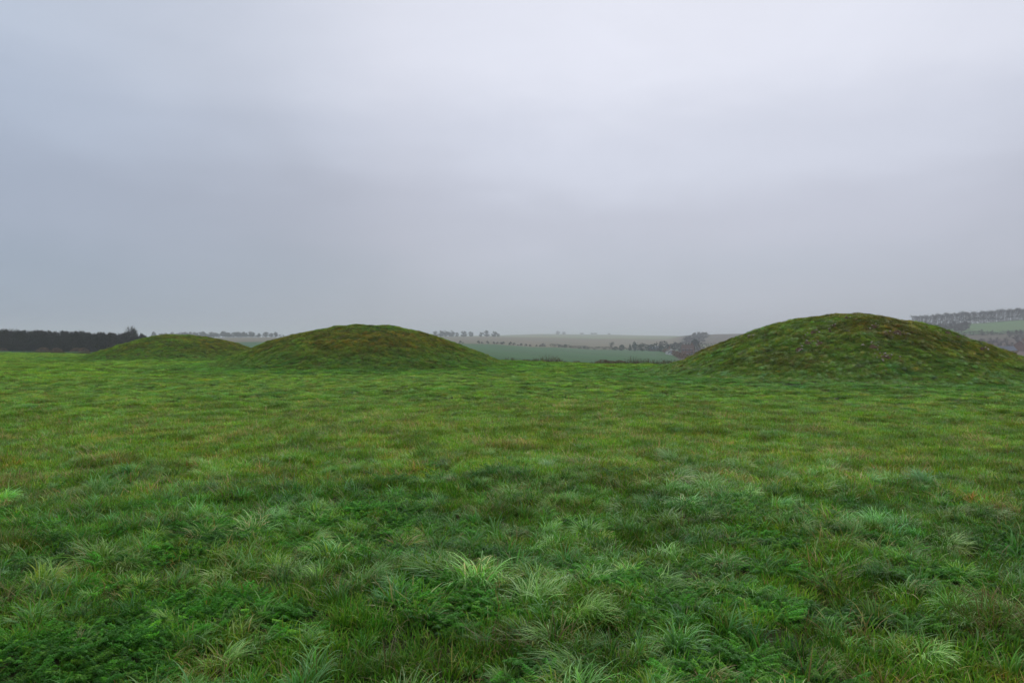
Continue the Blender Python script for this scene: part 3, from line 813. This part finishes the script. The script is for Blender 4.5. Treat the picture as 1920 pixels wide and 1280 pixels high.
row(FARTREE, [(px, 930 + 8 * k, hp * .66) for k, (px, hp) in enumerate(sorted(FARC))], 6, 'broad_tree', 'hazy dark tree', 'in the clump on the hill behind the village', 'hazy trees in the clump on the hill behind the village', wx=1.1)
row(FARTREE, [(px, 820 + 6 * k, hp) for k, (px, hp) in enumerate([(1284, 11), (1292, 12), (1300, 10), (1309, 11), (1318, 8)])], 10, 'bare_tree', 'hazy bare tree', 'on the slope just behind the village', 'hazy bare trees on the slope just behind the village', wx=1.3)
# tall line on the right hill
for k in range(74):
    px = 1713 + k * 3.6 + random.uniform(-1.0, 1.0)
    Yr = 735 + random.uniform(-14, 14)
    if 1799 < px < 1803: continue
    hp = 25 + random.uniform(-2, 2) - 2.0 * sstep(1760, 1710, px)
    tree(AVEN, px, Yr, hp * Yr / F, 13, 'tall_bare_tree', 'tall slender bare tree in the long line on the right hilltop', 'tree',
         'tall bare trees in the long line on the right hilltop', wx=.9 + random.uniform(-.15, .2))
# spinney below it and scrub round the barn
for k in range(26):
    px = 1728 + k * 3.4 + random.uniform(-1.5, 1.5); Yr = 640 + random.uniform(-22, 22)
    tree(SPREAD, px, Yr, random.uniform(13, 18) * Yr / F, 10, 'bare_tree', 'bushy bare tree in the spinney under the left end of the long tree line', 'tree',
         'bare trees in the spinney on the right hillside', wx=1.15)
row(SPREAD, [(1842, 585, 13), (1860, 590, 10), (1893, 560, 14), (1905, 545, 20), (1914, 560, 17), (1926, 550, 22)], 10, 'bare_tree', 'bare tree', 'below the green hillside field on the right', 'bare trees below the green hillside field on the right', wx=1.1)
for k in range(30):
    px = 1790 + k * 5.2 + random.uniform(-2, 2); Yr = random.uniform(455, 540)
    tree(SPREAD, px, Yr, random.uniform(8, 12) * Yr / F, 10, 'bare_tree', 'brown scrubby tree on the slope around the slate roofed house', 'tree', 'scrubby trees around the slate roofed house', wx=1.5)

# ------------------------------------------------------------------ dark wood on the left (one mass)
def merge_tree_mesh(name, spots, pro, mats):
    V = []; Q = []; MI = []; o = 0
    cache = []
    for t, c in pro:
        dat = []
        for me, mi in ((t, 0), (c, 1)):
            vv = np.empty(len(me.vertices) * 3, np.float32); me.vertices.foreach_get('co', vv)
            ff = np.empty(len(me.loops), np.int32); me.loops.foreach_get('vertex_index', ff)
            dat.append((vv.reshape(-1, 3), ff.reshape(-1, 4), mi))
        cache.append(dat)
    for (x, y, z, s, wx, r, v) in spots:
        for vv, ff, mi in cache[v]:
            c_, s_ = math.cos(r), math.sin(r)
            p = np.stack([(vv[:, 0] * c_ - vv[:, 1] * s_) * s * wx + x, (vv[:, 0] * s_ + vv[:, 1] * c_) * s * wx + y, vv[:, 2] * s + z], -1)
            V.append(p); Q.append(ff + o); MI.append(np.full(len(ff), mi)); o += len(vv)
    return mesh_np(name, np.vstack(V), np.vstack(Q), mats, mi=np.concatenate(MI))
LIGHT = []
for s in (71, 72, 73, 74):
    T, C_ = crown_tree(s, 10, 8 + s % 3, .0, 18, .085, .26)
    for _ in range(420):     # saplings and brambles between the boles
        a_ = random.uniform(0, 6.28); q_ = random.uniform(.3, 2.6); z_ = random.uniform(0, 4.5)
        C_.strip((math.cos(a_) * q_, math.sin(a_) * q_, z_), (math.cos(a_) * q_ + random.gauss(0, .3), math.sin(a_) * q_ + random.gauss(0, .3), z_ + random.uniform(.5, 1.4)), .09, .03)
    LIGHT.append((T.mesh('trunk', M_TWIG_DARK), C_.mesh('crown', M_TWIG_DARK)))
random.seed(99); spots = []
for k in range(350):
    px = random.uniform(-190, 290); Yr = random.choice((196, 202, 209, 217, 226, 238)) + random.uniform(-4, 4)
    x, y, z = at(px, Yr)
    top = np.interp(px, [-200, 0, 60, 100, 130, 160, 175, 200, 225, 252, 290], [616, 616, 618, 620, 618, 620, 624, 621, 624, 622, 632]) + random.choice((random.uniform(-2.2, 1.5), random.uniform(0, 5)))
    hh = (EYE + (640 - top) / F * Yr) - z
    if Yr < 204 and random.random() < .3: hh *= .7
    spots.append((x, y, z, hh / 10, .85 + random.uniform(-.1, .25), random.uniform(0, 6.28), random.randrange(4)))
wd = obj('woodland', merge_tree_mesh('woodland', spots, LIGHT, [M_BARK, M_TWIG_DARK]))
tag(wd, 'dense dark leafless wood along the left horizon', 'wood', kind='stuff')
# understorey bushes at its foot
UN = [(-70, 7), (-45, 9), (-20, 8), (4, 9), (33, 8), (48, 7), (80, 11), (106, 10), (122, 7), (143, 10), (156, 10), (172, 6)]
for k, (px, hp) in enumerate(UN):
    if px < 0: continue
    rust = px in (4, 80, 106, 143, 156)
    tree(RUSTB if rust else BUSH, px, 190, (hp + 1) * 190 / F, 1.6 if rust else 3, 'bush',
         ('russet' if rust else 'dark green') + ' bush at the foot of the dark wood, ' + ('leftmost' if k == 3 else ORD[k - 3] + ' bush from the left'), 'bush', 'bushes at the foot of the dark wood', wx=1.3 if rust else 1.1)

# ------------------------------------------------------------------ hedges
def hedge(pts, h, w, dens, mat, label, lr=.22):
    """pts: list of (px, Y); a ragged line of twiggy foliage following the ground"""
    random.seed(len(label)); gg = Geo(); P3 = [at(*p) for p in pts]
    ox, oy, oz = P3[0]
    for (a, b) in zip(P3[:-1], P3[1:]):
        L = math.hypot(b[0] - a[0], b[1] - a[1]); n = int(L * dens)
        for _ in range(n):
            t = random.random(); x = a[0] + (b[0] - a[0]) * t + random.gauss(0, w * .3); y = a[1] + (b[1] - a[1]) * t + random.gauss(0, w * .3)
            hh = h * (.65 + .7 * float(vnoise(np.array([x / 5.]), np.array([y / 5.]), 9)[0]))
            z = a[2] + (b[2] - a[2]) * t + hh * random.random() ** .7
            gg.leafq((x - ox, y - oy, z - oz), lr * random.uniform(.6, 1.5))
    o = obj('hedge', gg.mesh('hedge', mat), loc=(ox, oy, oz)); tag(o, label, 'hedge')
    return o
hedge([(424, 965), (470, 965), (522, 965), (585, 965)], 3.6, 3.0, 14, M_HEDGE, 'dark hedge running under the skyline row behind the farthest mound', .4)
hedge([(1032, 598), (1070, 598), (1110, 597), (1150, 590), (1195, 575)], 2.4, 2.4, 22, M_HEDGE, 'long low hedge between the green crop and the ploughed field', .28)
hedge([(1190, 572), (1222, 566), (1250, 560), (1285, 560), (1320, 560)], 6.5, 5, 45, M_HEDGE, 'tall scrubby thicket behind the village trees', .4)
hedge([(1244, 520), (1262, 440), (1280, 350), (1292, 320)], 2.4, 2.0, 22, M_RUST, 'brown hedge running diagonally down beside the village', .25)
hedge([(1690, 735), (1750, 730), (1811, 712), (1870, 718), (1930, 720), (2010, 722)], 4.6, 5.0, 60, M_HEDGE, 'thin dark hedge at the foot of the long hilltop tree line', .3)
hedge([(1790, 588), (1850, 588), (1920, 586), (2000, 586)], 3.2, 3.0, 20, M_HEDGE, 'dark hedge along the bottom of the green hillside field', .35)
hedge([(1320, 655), (1345, 655), (1380, 660)], 3.0, 3.0, 20, M_HEDGE, 'hedge above the pale field seen over the left slope of the large mound', .35)

# ------------------------------------------------------------------ rough edge of the pasture
random.seed(13); gg = Geo()
for k in range(15000):
    s = random.uniform(-70, 24); x = s; y = 57 - .67 * s + random.uniform(.1, 2.2)
    if y < 5: continue
    t = float(fbm(np.array([x / 1.7]), np.array([y / 1.7]), 44, 2)[0])
    hh = .07 + max(0, t - .45) * 1.3 * random.uniform(.3, 1)
    z = float(ground_z(np.array([x]), np.array([y]))[0])
    p = (x, y, z - .03); q = (x + random.gauss(0, .10), y + random.gauss(0, .10), z + hh)
    gg.strip(p, q, .012, .004)
    if random.random() < .45: gg.leafq(q, .03)
tag(obj('dead_weeds', gg.mesh('dead_weeds', M_STRAW)), 'strip of dead brown weeds along the far edge of the pasture', 'weeds', kind='stuff')
for px, h, lab in ((984, .55, 'russet bramble at the pasture edge nearest the middle mound'), (1020, .5, 'russet bramble at the pasture edge, second from the middle mound'),
                   (1082, .5, 'dark low bramble halfway along the visible pasture edge'), (1131, .95, 'largest russet bramble on the pasture edge between the mounds'),
                   (1146, .65, 'small russet bramble just right of the largest one'), (1162, .75, 'dark russet bramble at the pasture edge, third right of the largest group'),
                   (1192, .6, 'grey brown bramble at the pasture edge nearest the large mound')):
    q = (px - 960) / F; Ye = 57 / (1 + .67 * q) + 1.2
    tree(RUSTB, px, Ye, h * .36, 1.6, 'bramble_bush', lab, 'bramble', 'brambles along the far edge of the pasture', wx=2.2)

# ------------------------------------------------------------------ buildings
def house(name, px, Y, L, W, H, RH, rz, wm, rm, label, cat='house', nwin=3, chim=True, dz=0):
    x, y, z = at(px, Y)
    e = bpy.data.objects.new(name, None); COL.objects.link(e); e.location = (x, y, z + dz); e.rotation_euler = (0, 0, rz); tag(e, label, cat)
    g1 = Geo()
    v = [(-L / 2, -W / 2, -1.5), (L / 2, -W / 2, -1.5), (L / 2, W / 2, -1.5), (-L / 2, W / 2, -1.5),
         (-L / 2, -W / 2, H), (L / 2, -W / 2, H), (L / 2, W / 2, H), (-L / 2, W / 2, H), (-L / 2, 0, H + RH), (L / 2, 0, H + RH)]
    g1.v = v; g1.f = [(0, 1, 5, 4), (1, 2, 6, 9, 5), (2, 3, 7, 6), (3, 0, 4, 8, 7), (0, 3, 2, 1)]
    obj('wall', g1.mesh('wall', wm), e)
    g2 = Geo(); o = .35; t = .18; k = RH / (W / 2)
    for s in (-1, 1):
        a = [(-L / 2 - o, s * (W / 2 + o), H - o * k), (L / 2 + o, s * (W / 2 + o), H - o * k), (L / 2 + o, 0, H + RH), (-L / 2 - o, 0, H + RH)]
        b0 = len(g2.v); g2.v += [(p[0], p[1], p[2] + .03) for p in a] + [(p[0], p[1], p[2] + .03 + t) for p in a]
        g2.f += [tuple(b0 + i for i in q) for q in ((0, 1, 2, 3), (7, 6, 5, 4), (0, 4, 5, 1), (1, 5, 6, 2), (3, 7, 4, 0))]
    rf = obj('roof', g2.mesh('roof', rm), e)
    if chim:
        c = Geo(); c.box((L * .33, .3, H + RH + .3), (.8, .6, 1.6)); c.box((L * .33, .3, H + RH + 1.25), (.3, .3, .3))
        obj('chimney', c.mesh('chimney', M_BRICK), rf)
    rows = 2 if H > 4 else 1
    for rr in range(rows):
        for i in range(nwin):
            wx = -L / 2 + L * (i + .5) / nwin; wz = (H * .55 if rows == 1 else (1.4 + rr * 2.6))
            fr = Geo(); fr.box((wx, -W / 2 - .03, wz), (1.25, .1, 1.2)); f_ = obj('window', fr.mesh('window', M_FRAME), e)
            pn = Geo(); pn.box((wx - .29, -W / 2 - .09, wz), (.5, .04, 1.02)); pn.box((wx + .29, -W / 2 - .09, wz), (.5, .04, 1.02)); obj('pane', pn.mesh('pane', M_GLASS), f_)
    d = Geo(); d.box((L * .12 if nwin % 2 == 0 else L / 2 / nwin * 1.0 + .0, -W / 2 - .04, 1.0), (.95, .08, 2.0)); obj('door', d.mesh('door', M_POST), e)
    return e
PI = math.pi
house('long_house', 1881, 400, 10.2, 6.5, 1.9, 2.0, -.10, M_CREAM, M_SLATE, 'low cream house with long grey slate roof below the right hillside', nwin=4, chim=False, dz=.4)
house('small_house', 1848, 415, 4.4, 4.5, 1.6, 1.2, .1, M_CREAM, M_SLATE, 'small grey roofed outbuilding left of the low cream house', 'outbuilding', nwin=1, chim=False, dz=.2)
house('brick_house', 1917, 430, 6.5, 6, 3.4, 2.6, .6, M_BRICK, M_TILE, 'brown tiled brick house at the right edge of the photo', nwin=2, dz=-.2)
house('white_house', 1257, 452, 4.0, 5, 2.6, 1.6, PI / 2, M_WHITE, M_TILE, 'white gabled cottage at the left of the pair by the brown hedge', 'cottage', nwin=1, dz=-.5)
house('white_house', 1264, 440, 5.0, 4.5, 1.7, 1.0, .15, M_WHITE, M_SLATE, 'low white cottage at the right of the pair by the brown hedge', 'cottage', nwin=2, chim=False, dz=-.6)
house('brick_house', 1290, 440, 6.8, 6, 4.2, 2.6, -.35, M_BRICK, M_TILE, 'two storey brick house half hidden by trees left of the large mound', nwin=3, dz=-.6)
house('farm_barn', 1228, 575, 8.5, 5, 1.6, 1.8, .1, M_TILE, M_SLATE, 'low dark roofed barn beside the tallest village tree', 'barn', nwin=1, chim=False)

# stub post behind the foot of the large mound
px, Yp = 1903, 41.0
x = (px - 960) / F * Yp; z = float(surf_z(np.array([x]), np.array([Yp]))[0])
e = bpy.data.objects.new('wooden_post', None); COL.objects.link(e); e.location = (x, Yp, z)
tag(e, 'short weathered wooden post at the right foot of the large mound', 'post')
hp = max(.5, EYE + (640 - 661) / F * Yp - z)
gp = Geo(); gp.tube((0, 0, -.3), (.01, 0, hp), .10, .085, 8); gp.v.append((.01, 0, hp + .03)); t0 = 8
gp.f += [(8 + i, 8 + (i + 1) % 8, 16) for i in range(8)]
obj('shaft', gp.mesh('shaft', M_POST), e)
gc = Geo(); gc.box((.01, 0, hp + .06), (.26, .22, .06)); obj('cap', gc.mesh('cap', M_CHALK), e)

# ------------------------------------------------------------------ haze
hz = Geo(); lo = float(V[:, 2].min()) if False else float(Z.min()) - 1.0
hz.box((0, 0, (lo + 46) / 2), (8800, 8800, 46 - lo))
m, nt, N, L = new_mat('haze')
out = nnode(N, 'ShaderNodeOutputMaterial'); pv = nnode(N, 'ShaderNodeVolumePrincipled')
pv.inputs['Color'].default_value = (.90, .95, 1.0, 1); pv.inputs['Density'].default_value = .0005
pv.inputs['Anisotropy'].default_value = 0.0
L.new(pv.outputs[0], out.inputs['Volume'])
tag(obj('haze', hz.mesh('haze', m)), 'thin grey mist over the farmland', kind='stuff')

# ------------------------------------------------------------------ sky and light
SUN_EL, SUN_AZ = math.radians(38), math.radians(14)        # azimuth from +Y towards +X
w = bpy.data.worlds.new('World'); SC.world = w; w.use_nodes = True
nt = w.node_tree; N = nt.nodes; L = nt.links; N.clear()
out = nnode(N, 'ShaderNodeOutputWorld'); bg = nnode(N, 'ShaderNodeBackground'); bg.inputs[1].default_value = .10
L.new(bg.outputs[0], out.inputs[0])
sky = nnode(N, 'ShaderNodeTexSky'); sky.sky_type = 'NISHITA'; sky.sun_disc = False
sky.sun_elevation = SUN_EL; sky.sun_rotation = SUN_AZ
tc = nnode(N, 'ShaderNodeTexCoord')
sx = nnode(N, 'ShaderNodeSeparateXYZ'); L.new(tc.outputs['Generated'], sx.inputs[0])
# cloud deck brightness by height above the horizon
ramp = nnode(N, 'ShaderNodeValToRGB'); cr = ramp.color_ramp; cr.interpolation = 'EASE'
stops = [(0.0, (.39, .427, .51)), (.055, (.415, .447, .53)), (.16, (.47, .488, .575)), (.26, (.56, .585, .68)), (.36, (.66, .68, .77)), (.6, (.74, .76, .83)), (1.0, (.78, .8, .86))]
cr.elements[0].position = 0; cr.elements[0].color = (*stops[0][1], 1)
cr.elements[1].position = 1; cr.elements[1].color = (*stops[-1][1], 1)
for p_, c_ in stops[1:-1]:
    el = cr.elements.new(p_); el.color = (*c_, 1)
# wobble the height so the bands are uneven
mp = nnode(N, 'ShaderNodeMapping'); mp.inputs['Scale'].default_value = (1.5, 1.5, 5.5); mp.inputs['Rotation'].default_value = (.0, .12, .3); L.new(tc.outputs['Generated'], mp.inputs[0])
n1 = nnode(N, 'ShaderNodeTexNoise'); n1.inputs['Scale'].default_value = 1.5; n1.inputs['Detail'].default_value = 4; n1.inputs['Roughness'].default_value = .5; L.new(mp.outputs[0], n1.inputs[0])
ma = nnode(N, 'ShaderNodeMath', operation='MULTIPLY_ADD'); L.new(n1.outputs[0], ma.inputs[0]); ma.inputs[1].default_value = .20; L.new(sx.outputs['Z'], ma.inputs[2])
ms = nnode(N, 'ShaderNodeMath', operation='SUBTRACT'); L.new(ma.outputs[0], ms.inputs[0]); ms.inputs[1].default_value = .10
L.new(ms.outputs[0], ramp.inputs[0])
# thinner cloud round the sun
dt = nnode(N, 'ShaderNodeVectorMath', operation='DOT_PRODUCT'); L.new(tc.outputs['Generated'], dt.inputs[0])
dt.inputs[1].default_value = (math.sin(SUN_AZ) * math.cos(math.radians(24)), math.cos(SUN_AZ) * math.cos(math.radians(24)), math.sin(math.radians(24)))
gl = nnode(N, 'ShaderNodeMapRange'); gl.interpolation_type = 'SMOOTHERSTEP'; L.new(dt.outputs['Value'], gl.inputs[0])
gl.inputs[1].default_value = .80; gl.inputs[2].default_value = 1.0; gl.inputs[3].default_value = .94; gl.inputs[4].default_value = 1.19
mg = nnode(N, 'ShaderNodeVectorMath', operation='SCALE'); L.new(ramp.outputs[0], mg.inputs[0]); L.new(gl.outputs[0], mg.inputs['Scale'])
# cooler towards the left
lf = nnode(N, 'ShaderNodeMapRange'); L.new(sx.outputs['X'], lf.inputs[0]); lf.inputs[1].default_value = -.15; lf.inputs[2].default_value = -.6
cl_ = mixrgb(N, L, lf.outputs[0], (1, 1, 1), (.84, .93, 1.0))
cool = mixrgb(N, L, 1.0, mg.outputs[0], cl_, 'MULTIPLY')
n2 = nnode(N, 'ShaderNodeTexNoise'); n2.inputs['Scale'].default_value = 3.2; n2.inputs['Detail'].default_value = 6; n2.inputs['Roughness'].default_value = .55; n2.inputs['Distortion'].default_value = .6
mp2 = nnode(N, 'ShaderNodeMapping'); mp2.inputs['Scale'].default_value = (1.0, 1.0, 1.8); mp2.inputs['Rotation'].default_value = (.35, .2, 0); L.new(tc.outputs['Generated'], mp2.inputs[0]); L.new(mp2.outputs[0], n2.inputs[0])
mr2 = nnode(N, 'ShaderNodeMapRange'); L.new(n2.outputs[0], mr2.inputs[0]); mr2.inputs[1].default_value = .25; mr2.inputs[2].default_value = .75; mr2.inputs[3].default_value = .95; mr2.inputs[4].default_value = 1.04
sc2 = nnode(N, 'ShaderNodeVectorMath', operation='SCALE'); L.new(cool, sc2.inputs[0]); L.new(mr2.outputs[0], sc2.inputs['Scale']); cool = sc2.outputs[0]
cs10 = nnode(N, 'ShaderNodeVectorMath', operation='SCALE'); L.new(cool, cs10.inputs[0]); cs10.inputs['Scale'].default_value = 10.0
fin = mixrgb(N, L, .94, sky.outputs[0], cs10.outputs[0])
L.new(fin, bg.inputs[0])

ld = bpy.data.lights.new('sun', 'SUN'); ld.energy = 1.3; ld.angle = math.radians(25); ld.color = (1, .96, .9)
lo_ = bpy.data.objects.new('sun', ld); COL.objects.link(lo_)
from mathutils import Vector
dv = Vector((math.sin(SUN_AZ) * math.cos(SUN_EL), math.cos(SUN_AZ) * math.cos(SUN_EL), math.sin(SUN_EL)))
lo_.rotation_euler = dv.to_track_quat('Z', 'Y').to_euler()

# ------------------------------------------------------------------ camera
cd = bpy.data.cameras.new('camera'); cd.lens = 26; cd.sensor_width = 36; cd.clip_start = .05; cd.clip_end = 12000
cam = bpy.data.objects.new('camera', cd); COL.objects.link(cam); cam.location = (0, 0, EYE + float(ground_z(np.array([0.]), np.array([0.]))[0]) * 0)
cam.rotation_euler = (math.radians(90), 0, 0)
SC.camera = cam
vs = SC.view_settings; vs.view_transform = 'Standard'; vs.look = 'None'; vs.gamma = 1; vs.exposure = 0.0
cy = SC.cycles; cy.use_denoising = True; cy.denoising_prefilter = 'ACCURATE'; cy.max_bounces = 6; cy.diffuse_bounces = 3; cy.transmission_bounces = 3; cy.volume_bounces = 1
cy.use_adaptive_sampling = True; cy.adaptive_threshold = .01
